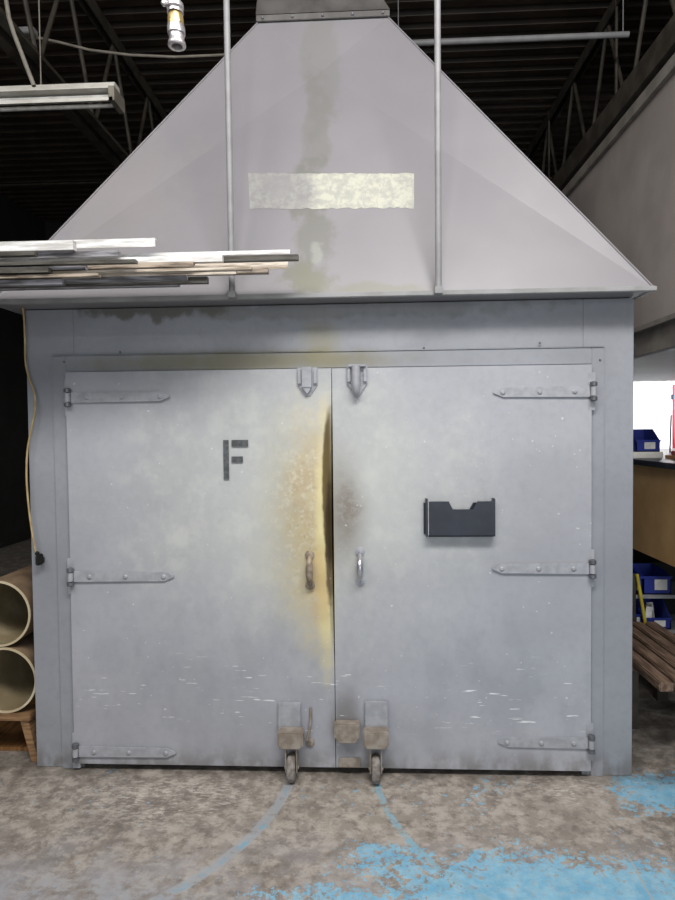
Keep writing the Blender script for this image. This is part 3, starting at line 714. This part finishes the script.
b_ = at(6); MB().revolve(b_+Vector((-7.5*s_, -0.01, 0)), (0, -1, 0), [(0, 2.6*s_), (2*s_, 2.6*s_), (3*s_, 1.5*s_)], 12).build('clamp_screw', 'steel', hs)

# ------------------------------------------------------------------ stored trim bars on a rack
YBR = -0.42
PLACED = []
def stick(name, end, y0, y1, Y, m, label, sh='angle', yleft=None, cat='metal bar'):
    a_ = P(end, y0, Y); c_ = P(end, y1, Y); h = max(0.010, a_.z-c_.z)
    al = P(10, yleft if yleft is not None else y0, Y)
    dz = (al.z-a_.z)/(al.x-a_.x)          # slope
    Lb = 2.9+random.uniform(-.3, .3); xl = a_.x-Lb; dz = 0.0; w = 0.028
    for k in range(60):                     # a free place in the bundle, at this height
        Yc = Y+(k//2+k % 2)*0.01*(1 if k % 2 else -1)
        if all(Yc+w+0.002 < q[0] or q[1]+0.002 < Yc or a_.z+0.0005 < q[2] or q[3] < a_.z-h-0.0005 for q in PLACED): break
    sc_ = (Yc-CP.y)/(Y-CP.y); Y = Yc
    PLACED.append((Y, Y+w, a_.z-h, a_.z))
    def rg(x, z): 
        t = 0.004
        if sh == 'angle': return [(x, Y, z-h), (x, Y, z), (x, Y+w, z), (x, Y+w, z-t), (x, Y+t, z-t), (x, Y+t, z-h)]
        return [(x, Y, z-h), (x, Y, z), (x, Y+w, z), (x, Y+w, z-h)]
    A = rg(xl, a_.z-dz*Lb); B = rg(a_.x, a_.z); k = len(A)
    mb = MB().poly(A+B, [tuple(range(k)), tuple(range(2*k-1, k-1, -1))]+[(i, (i+1) % k, (i+1) % k+k, i+k) for i in range(k)])
    o = mb.build(name, m, loc=((xl+a_.x)/2, Y, a_.z-h), smooth=0)
    o['label'] = label; o['category'] = cat; o['group'] = 'long bars stacked on the rack at upper left'
    return o
mw = lambda nm, c_, c2: mat(nm, c_, 0.45, 0.0, c2=c2, scale=9, stretch=(0.8, 5, 8))
M['bw'] = mw('white_trim', (244, 244, 244), (196, 194, 190)); M['bcream'] = mw('cream_trim', (224, 214, 200), (150, 136, 118))
M['bgrey'] = mw('grey_trim', (160, 160, 166), (92, 90, 92)); M['bdark'] = mw('dark_trim', (92, 90, 84), (60, 56, 50)); M['btan'] = mw('tan_trim', (184, 170, 154), (98, 86, 74))
sticks = [
 (73, 240.0, 249.5, -.46, 'bw', 'short bright white bar, topmost and nearest on the rack', 'box', 240.5),
 (155, 237.8, 246.5, -.40, 'bw', 'white bar sticking out past the topmost one, marked with dark lines', 'angle', 239),
 (290, 249.5, 253.5, -.34, 'bw', 'thin white bar reaching far right along the top of the bundle', 'angle', 250),
 (298, 254.2, 259.5, -.28, 'bdark', 'dark bar with the end furthest right of the bundle', 'box', 252),
 (222, 254.8, 261.3, -.40, 'bw', 'white bar ending midway below the thin one', 'box', 257),
 (118, 250.2, 256.0, -.44, 'bgrey', 'grey bar with a dark end just below the two white top bars', 'angle', 250),
 (193, 261.2, 266.2, -.45, 'btan', 'tan bar in the middle of the bundle ending short of the midway white bar', 'box', 259),
 (288, 261.6, 268.5, -.34, 'bcream', 'cream bar ending just left of the dark one, with a dark lower edge', 'angle', 262),
 (87, 264.5, 270.5, -.47, 'bgrey', 'short grey bar under the white ones at the left', 'box', 263),
 (268, 267.4, 272.8, -.38, 'btan', 'tan bar below the cream bar', 'box', 268),
 (236, 269.5, 274.0, -.42, 'bcream', 'cream bar low in the bundle ending midway', 'angle', 270),
 (56, 271.0, 276.0, -.47, 'bdark', 'shortest dark bar low at the left edge', 'box', 270),
 (207, 276.3, 282.6, -.40, 'bdark', 'dark bar at the very bottom of the bundle, with a square end', 'box', 277),
 (186, 275.0, 279.5, -.45, 'bgrey', 'grey bar resting just above the bottom dark bar', 'box', 275.2),
 (178, 280.0, 285.6, -.35, 'bgrey', 'lowest grey bar, behind the bottom dark one', 'box', 281),
 (140, 262.6, 265.8, -.48, 'bdark', 'thin dark bar between the tan bar and the short grey bar', 'box', 262),
 (62, 279.0, 284.0, -.50, 'bgrey', 'short grey bar at the very bottom left of the bundle', 'box', 279),
 (250, 264.5, 267.0, -.52, 'bcream', 'thin cream strip along the front of the bundle', 'box', 264),
 (98, 273.0, 276.0, -.52, 'btan', 'thin tan strip low at the front of the bundle', 'box', 273),
 (34, 250.5, 255.0, -.50, 'bdark', 'stubby dark bar end just under the topmost white bar', 'box', 250),
]
for s_ in sticks: stick('metal_bar', s_[0], s_[1], s_[2], s_[3], s_[4], s_[5], s_[6], s_[7])
xk = -1.95; zk = P(20, 287, -0.4).z
rk = thing('bar_rack', (xk, 0.0, 0), 'dark steel rack arm carrying the bundle of bars', 'rack')
for x_ in (xk, xk-1.5):
    MB().box(x_-0.03, x_+0.03, -0.12, -0.04, 0, 3.0).build('upright', 'girder', rk)
    MB().box(x_-0.03, x_+0.03, -0.66, -0.12, zk-0.08, zk-0.03).build('arm', 'girder', rk)
    MB().box(x_-0.2, x_+0.2, -0.5, -0.02, 0, 0.03).build('foot', 'girder', rk)

# ------------------------------------------------------------------ cord on the left of the oven
pts = []
raw = [(22, 304), (24, 318), (25, 340), (25.5, 362), (29, 378), (34.5, 394), (35, 410), (31.5, 428), (27.5, 450), (26.5, 475), (28, 500), (31, 525), (34.5, 546), (36, 553)]
def cr(ps, n=6):
    out = []
    for i in range(len(ps)-1):
        p0, p1, p2, p3 = ps[max(i-1, 0)], ps[i], ps[i+1], ps[min(i+2, len(ps)-1)]
        for k in range(n):
            t = k/n; out.append(0.5*((2*p1)+(p2-p0)*t+(2*p0-5*p1+4*p2-p3)*t*t+(3*p1-p0-3*p2+p3)*t**3))
    return out+[ps[-1]]
cp = cr([P(a_, b_, -0.03) for a_, b_ in raw])
cd = thing('extension_cord', tuple(cp[-1]), 'tan cord hanging down the left edge of the oven to a black plug', 'cord')
MB().tube(cp, 0.0045, 8).build('cable', 'cord', cd)
e = P(38.5, 560, -0.03)
MB().box(e.x-0.009, e.x+0.010, -0.045, -0.001, e.z-0.024, e.z+0.026).box(e.x+0.010, e.x+0.024, -0.046, -0.016, e.z-0.016, e.z+0.014).build('plug', 'black', cd, bevel=0.004)
MB().tube([cp[-1], (e.x, -0.03, e.z+0.03)], 0.010, 10).build('strain_relief', 'black', cd)

# ------------------------------------------------------------------ pipes on a stand at the left
def pipe(cx, cz, r, y0, L, lab):
    g = thing('cardboard_tube', (cx, y0, cz-r), lab, 'tube', 'big tubes stacked left of the oven')
    MB().revolve((cx, y0, cz), (0, 1, 0), [(0, r), (L, r), (L, r-0.012), (0, r-0.012), (0, r)], 64).build('tube_wall', 'pipe_out', g)
    MB().revolve((cx, y0, cz), (0, -1, 0), [(0, r-0.0005), (0.004, r-0.001), (0.004, r-0.011), (0, r-0.0115), (0, r-0.0005)], 64).build('cut_rim', 'pipe_wall', g)
    MB().revolve((cx, y0+0.004, cz), (0, 1, 0), [(0, r-0.0125), (L-0.01, r-0.0125), (L-0.01, r-0.014), (0, r-0.014), (0, r-0.0125)], 64).build('inner_lining', 'pipe_in', g)
    return g
YP = 0.04
ra = (P(32, 617, YP).x-P(-33, 617, YP).x)/2
c1 = P(-1, 616, YP); c2 = P(1, 680, YP)
c1 = Vector((min(c1.x, FL-0.012-ra), YP, 0)); 
zt = P(0, 713, YP).z
pipe(FL-0.010-ra, zt+ra, ra, YP, 1.8, 'lower of two big cream tubes lying open end forward, resting on the wooden stand')
pipe(FL-0.020-ra-0.012, zt+ra*3+0.002, ra, YP, 1.6, 'upper of two big cream tubes lying open end forward, stacked on the other')
st = thing('wooden_stand', (FL-0.25, YP, 0), 'low timber stand with splayed legs under the tubes at the left', 'stand')
MB().box(FL-1.0, FL-0.045, YP-0.01, YP+0.10, zt-0.035, zt).build('top_rail', 'wood', st, bevel=0.003)
MB().box(FL-1.0, FL-0.045, YP+1.30, YP+1.41, zt-0.035, zt).build('top_rail', 'wood', st, bevel=0.003)
for yy in (YP+0.03, YP+1.34):
    for xa, xb in ((FL-0.07, FL-0.028), (FL-0.92, FL-0.98)):
        MB().hexa([(xb-0.02, yy-0.03, 0), (xb+0.015, yy-0.03, 0), (xb+0.015, yy+0.03, 0), (xb-0.02, yy+0.03, 0)], [(xa-0.03, yy-0.03, zt-0.036), (xa+0.01, yy-0.03, zt-0.036), (xa+0.01, yy+0.03, zt-0.036), (xa-0.03, yy+0.03, zt-0.036)]).build('leg', 'wood', st)
MB().box(FL-0.9, FL-0.06, YP+0.10, YP+1.2, 0.001, 0.02).build('plywood_sheet', 'ply', loc=(FL-.5, YP+.6, 0), label='brown plywood sheet lying on the floor beneath the wooden stand', category='plywood')
MB().hexa([(FL-1.2, YP+1.2, zt+0.0), (FL-0.03, YP+1.2, zt), (FL-0.03, YP+1.24, zt), (FL-1.2, YP+1.24, zt)], [(FL-1.2, YP+1.90, zt+0.75), (FL-0.03, YP+1.85, zt+1.15), (FL-0.03, YP+1.89, zt+1.15), (FL-1.2, YP+1.94, zt+0.75)]) if False else None

# ------------------------------------------------------------------ overhead plenum at the right
XP = 1.82
pl = thing('overhead_plenum', (XP, 0, 2.0), 'big grey sheet metal plenum hanging at the right behind the hood', 'plenum')
zA = 2.03; zB = 2.20; zC = 3.62
MB().box(XP, XP+2.2, -2.2, 4.2, zB, zC).build('side_panel', 'plenum', pl)
MB().box(XP-0.02, XP+0.06, -2.2, 4.2, zB-0.012, zB+0.016).build('flange', 'plenum_trim', pl)
MB().box(XP+0.02, XP+2.2, -2.2, 4.2, zA+0.07, zB-0.012).build('base_channel', 'plenum_trim', pl)
MB().box(XP, XP+2.2, -2.2, 4.2, zA+0.012, zA+0.07).build('bottom_channel', 'plenum_trim', pl)
MB().box(XP+0.01, XP+2.19, -2.19, 4.19, zA, zA+0.012).build('underside', 'white_wall', pl)  # coloured white so the underside looks lit
MB().box(XP-0.05, XP+0.10, -2.2, 6.9, zC, zC+0.035).box(XP-0.05, XP-0.035, -2.2, 6.9, zC+.035, zC+0.15).build('top_angle', 'girder', pl)
MB().box(XP-0.03, XP, -2.2, 4.2, zC-0.10, zC-0.03).build('rail', 'plenum_trim', pl)
for yy in (-1.8, 0.3, 2.2, 4.0):
    for xx in (XP+0.3, XP+1.9):
        MB().tube([(xx, yy, zC+(0.035 if xx < XP+.1 else 0)), (xx, yy, CZ)], 0.012, 8).build('support_rod', 'girder', pl)

# ------------------------------------------------------------------ bench area behind, right
XB = P(633, 560, 1.3).x; zb0 = 0.80; zb1 = 1.36
bn = thing('workbench', (XB+0.35, 1.5, 0), 'tall brown panelled workbench at the far right beside the oven', 'workbench')
MB().box(XB, XB+0.03, 0.25, 3.2, zb0, zb1-0.001).build('side_panel', 'brown', bn)
MB().box(XB-0.5, XB+2.4, 3.16, 3.2, 0.0, zb1-0.001).build('rear_panel', 'black', bn)  # black sheet added to keep the space under the bench dark
MB().box(XB-0.03, XB+2.4, 0.20, 3.25, zb1, zb1+0.035).build('worktop', 'plastic_black', bn)
for xx, yy in ((XB+0.04, 0.3), (XB+0.04, 3.1), (XB+2.2, 0.3), (XB+2.2, 3.1)):
    MB().box(xx, xx+0.05, yy, yy+0.05, 0, zb1).build('leg', 'girder', bn)
zt1 = zb1+0.036
XW = P(663.5, 458, 1.3).x; XO = P(665.5, 458, 1.28).x
MB().box(XB-0.02, XW, 1.3, 1.9, zt1, zt1+0.042).build('white_board', 'white_metal', loc=((XB+XW)/2, 1.6, zt1), bevel=0.004, label='white board lying on the workbench under the blue bin', category='board')
MB().box(XO, XO+0.5, 1.02, 1.285, zt1, zt1+0.022).build('wooden_board', 'orange_wood', loc=(XO+.25, 1.15, zt1), label='orange wood board on the workbench, right of the white board', category='board')

def bin_(x0, x1, y0, y1, z0, h, lab, lx0=0.25, lx1=0.8, fill=True, group='blue storage bins', cut=0.45):
    g = thing('storage_bin', ((x0+x1)/2, y0, z0), lab, 'storage bin', group)
    t = 0.006; m_ = MB()
    m_.box(x0, x1, y0, y1, z0, z0+t)
    m_.box(x0, x1, y0, y0+t, z0, z0+h*cut)                                  # low front
    m_.box(x0, x1, y1-t, y1, z0, z0+h)
    for xx in (x0, x1-t):
        m_.poly([(xx, y0, z0), (xx, y1, z0), (xx, y1, z0+h), (xx, y0+(y1-y0)*0.45, z0+h), (xx, y0, z0+h*cut),
                 (xx+t, y0, z0), (xx+t, y1, z0), (xx+t, y1, z0+h), (xx+t, y0+(y1-y0)*0.45, z0+h), (xx+t, y0, z0+h*cut)],
                [(0, 1, 2, 3, 4), (9, 8, 7, 6, 5), (0, 5, 6, 1), (1, 6, 7, 2), (2, 7, 8, 3), (3, 8, 9, 4), (4, 9, 5, 0)])
    m_.build('bin_body', 'blue', g)
    MB().box(x0-0.003, x1+0.003, y0-0.006, y0, z0+h*cut-0.01, z0+h*cut+0.004).build('front_lip', 'blue', g)
    w = x1-x0
    MB().box(x0+w*lx0, x0+w*lx1, y0-0.002, y0-0.0005, z0+h*cut*0.25, z0+h*cut*0.85).build('label_card', 'label', g)
    return g
zw = zt1+0.042
a_ = P(636, 458, 1.33); c_ = P(660, 435, 1.33)
bin_(a_.x, c_.x, 1.33, 1.56, zw, 0.15, 'blue storage bin with a white label on top of the workbench', 0.35, 0.8, cut=0.5)
p = P(668, 452, 1.0)
dv = thing('hand_tool', (XO+0.07, 1.15, zt1+0.022), 'small red and black tool on the orange board by the frame edge', 'tool')
zz = zt1+0.022
MB().box(XO+0.012, XO+0.14, 1.12, 1.24, zz, zz+0.03).build('base', 'red', dv, bevel=0.006)
MB().revolve((XO+0.05, 1.21, zz+0.055), (0, -1, 0), [(0, 0.026), (0.06, 0.026)], 20).build('roll', 'black', dv)
pr = thing('red_pipe', (0, 0, 0), 'dull red upright pipe against the white wall at the right frame edge', 'pipe')
p = P(675.5, 400, 3.6); zlo = P(675, 442, 3.6).z; pr.location = (p.x, 3.6, 0); OFF[pr] = Vector((p.x, 3.6, 0))
MB().tube([(p.x, 3.6, 0), (p.x, 3.6, zA-.002)], 0.028, 14).build('pipe', 'pinkred', pr)
MB().revolve((p.x, 3.6, zA-0.15), (0, 0, 1), [(0, 0.028), (0.0, 0.042), (0.05, 0.042), (0.05, 0.028)], 14).build('collar', 'plastic_black', pr)
MB().tube([(P(670, 440, 2.2).x, 2.2, zb1+.036), (P(671, 440, 2.2).x, 2.2, P(671, 415, 2.2).z)], 0.006, 8).build('metal_rod', 'grey_shelf', loc=(P(671, 440, 2.2).x, 2.2, zb1+.036), label='thin grey rod standing on the workbench near the red pipe', category='rod')

# low bin rack under the bench
YK = 1.05
zs = [P(655, 630, YK).z, P(655, 595, YK).z, P(655, 570, YK).z]
rk2 = thing('shelf_rack', (2.3, YK+.15, 0), 'low grey shelf rack full of blue bins beneath the workbench', 'shelf rack')
for z_ in zs[:2]: MB().box(1.80, 2.95, YK, YK+0.35, z_-0.022, z_).build('shelf', 'grey_shelf', rk2)
MB().box(1.80, 2.95, YK+0.34, YK+0.36, 0, zs[1]+0.13).build('back_panel', 'black', rk2)
for x_ in (1.77, 2.95): MB().box(x_, x_+0.03, YK, YK+0.35, 0, zs[1]+0.13).build('upright', 'girder', rk2)
bx = [(P(632.5, 600, YK).x, P(640, 600, YK).x), (P(641, 600, YK).x, P(673, 600, YK).x)]
xm = P(644, 600, YK).x; xn = P(672, 600, YK).x; dx = xn-xm
bin_(1.805, xm-0.006, YK+.01, YK+.28, zs[1]+.002, zs[2]-zs[1]-0.02, 'blue bin behind the yellow rod, on the upper shelf under the workbench', 0.1, 0.5, cut=.8)
bin_(xm, xn, YK+.01, YK+.28, zs[1]+.002, zs[2]-zs[1]-0.02, 'wide blue bin with a white label on the upper shelf under the workbench', 0.4, 0.85, cut=.8)
bin_(1.805, xm-0.006, YK+.01, YK+.28, zs[0]+.002, 0.15, 'narrow blue bin at the left end of the lower shelf under the workbench', 0.1, 0.6, cut=.6)
bin_(xm, xn, YK+.01, YK+.28, zs[0]+.002, 0.17, 'wide blue bin holding white packets on the lower shelf under the workbench', 0.4, 0.8, cut=.4)
for k, (u, tl_, lab) in enumerate(((0.25, -0.25, 'left white packet leaning in the wide lower blue bin'), (0.5, 0.1, 'middle pale packet standing in the wide lower blue bin'), (0.68, 0.15, 'right white packet leaning in the wide lower blue bin'))):
    xx = xm+dx*u; m_ = MB()
    m_.bar((xx, YK+0.05+0.05*k, zs[0]+0.012), (xx-math.sin(tl_)*0.07, YK+0.06+0.05*k, zs[0]+0.13), 0.04, 0.006, up=(0, 1, 0))
    o = m_.build('packet', 'label' if k != 1 else 'fill', loc=(xx, YK+0.05+0.05*k, zs[0]+0.012)); o['label'] = lab; o['category'] = 'packet'; o['group'] = 'packets in the lower bin'
# yellow rod leaning on the rack
p0 = P(647.5, 636, 1.0); p1 = P(637, 574, 1.036)
dirn = (p1-p0).normalized(); foot = p0-dirn*(p0.z/dirn.z)
MB().tube([foot+dirn*0.01, p1], 0.010, 10).build('yellow_rod', 'yellow', loc=tuple(foot), label='yellow rod leaning against the shelf rack next to the oven', category='rod')

# rusty flat bars on timbers by the oven's right side
sk = thing('timber_skid', (1.9, 0.6, 0), 'dark timber skid under the rusty planks right of the oven', 'skid')
zp = 0.38
for yy in (0.45, 0.80): MB().box(1.45, 1.90, yy, yy+0.09, zp-0.07, zp).build('cross_timber', 'rust', sk)
for yy in (0.45, 0.80):
    for xx in (1.50, 1.82): MB().box(xx, xx+0.06, yy, yy+0.06, 0, zp-0.07).build('post', 'girder', sk)
random.seed(11)
labs = ['rusty brown plank nearest the oven on the timber skid', 'rusty brown plank second from the oven on the timber skid', 'rusty brown plank third from the oven on the timber skid', 'rusty brown plank fourth from the oven on the timber skid', 'rusty brown plank furthest from the oven on the timber skid']
for i, lab in enumerate(labs):
    x_ = 1.47+i*0.084
    hz = zp+0.001+0.0*i
    mb = MB().hexa([(x_, 0.02+0.03*i, hz), (x_+0.066, 0.02+0.03*i, hz), (x_+0.066, 0.02+0.03*i, hz+0.045), (x_, 0.02+0.03*i, hz+0.045)], [(x_, 0.94, hz), (x_+0.066, 0.94, hz), (x_+0.066, 0.94, hz+0.045), (x_, 0.94, hz+0.045)])
    o = mb.build('plank', 'rust', loc=(x_+.05, .5, hz), bevel=0.006); o['label'] = lab; o['category'] = 'plank'; o['group'] = 'planks on the timber skid'
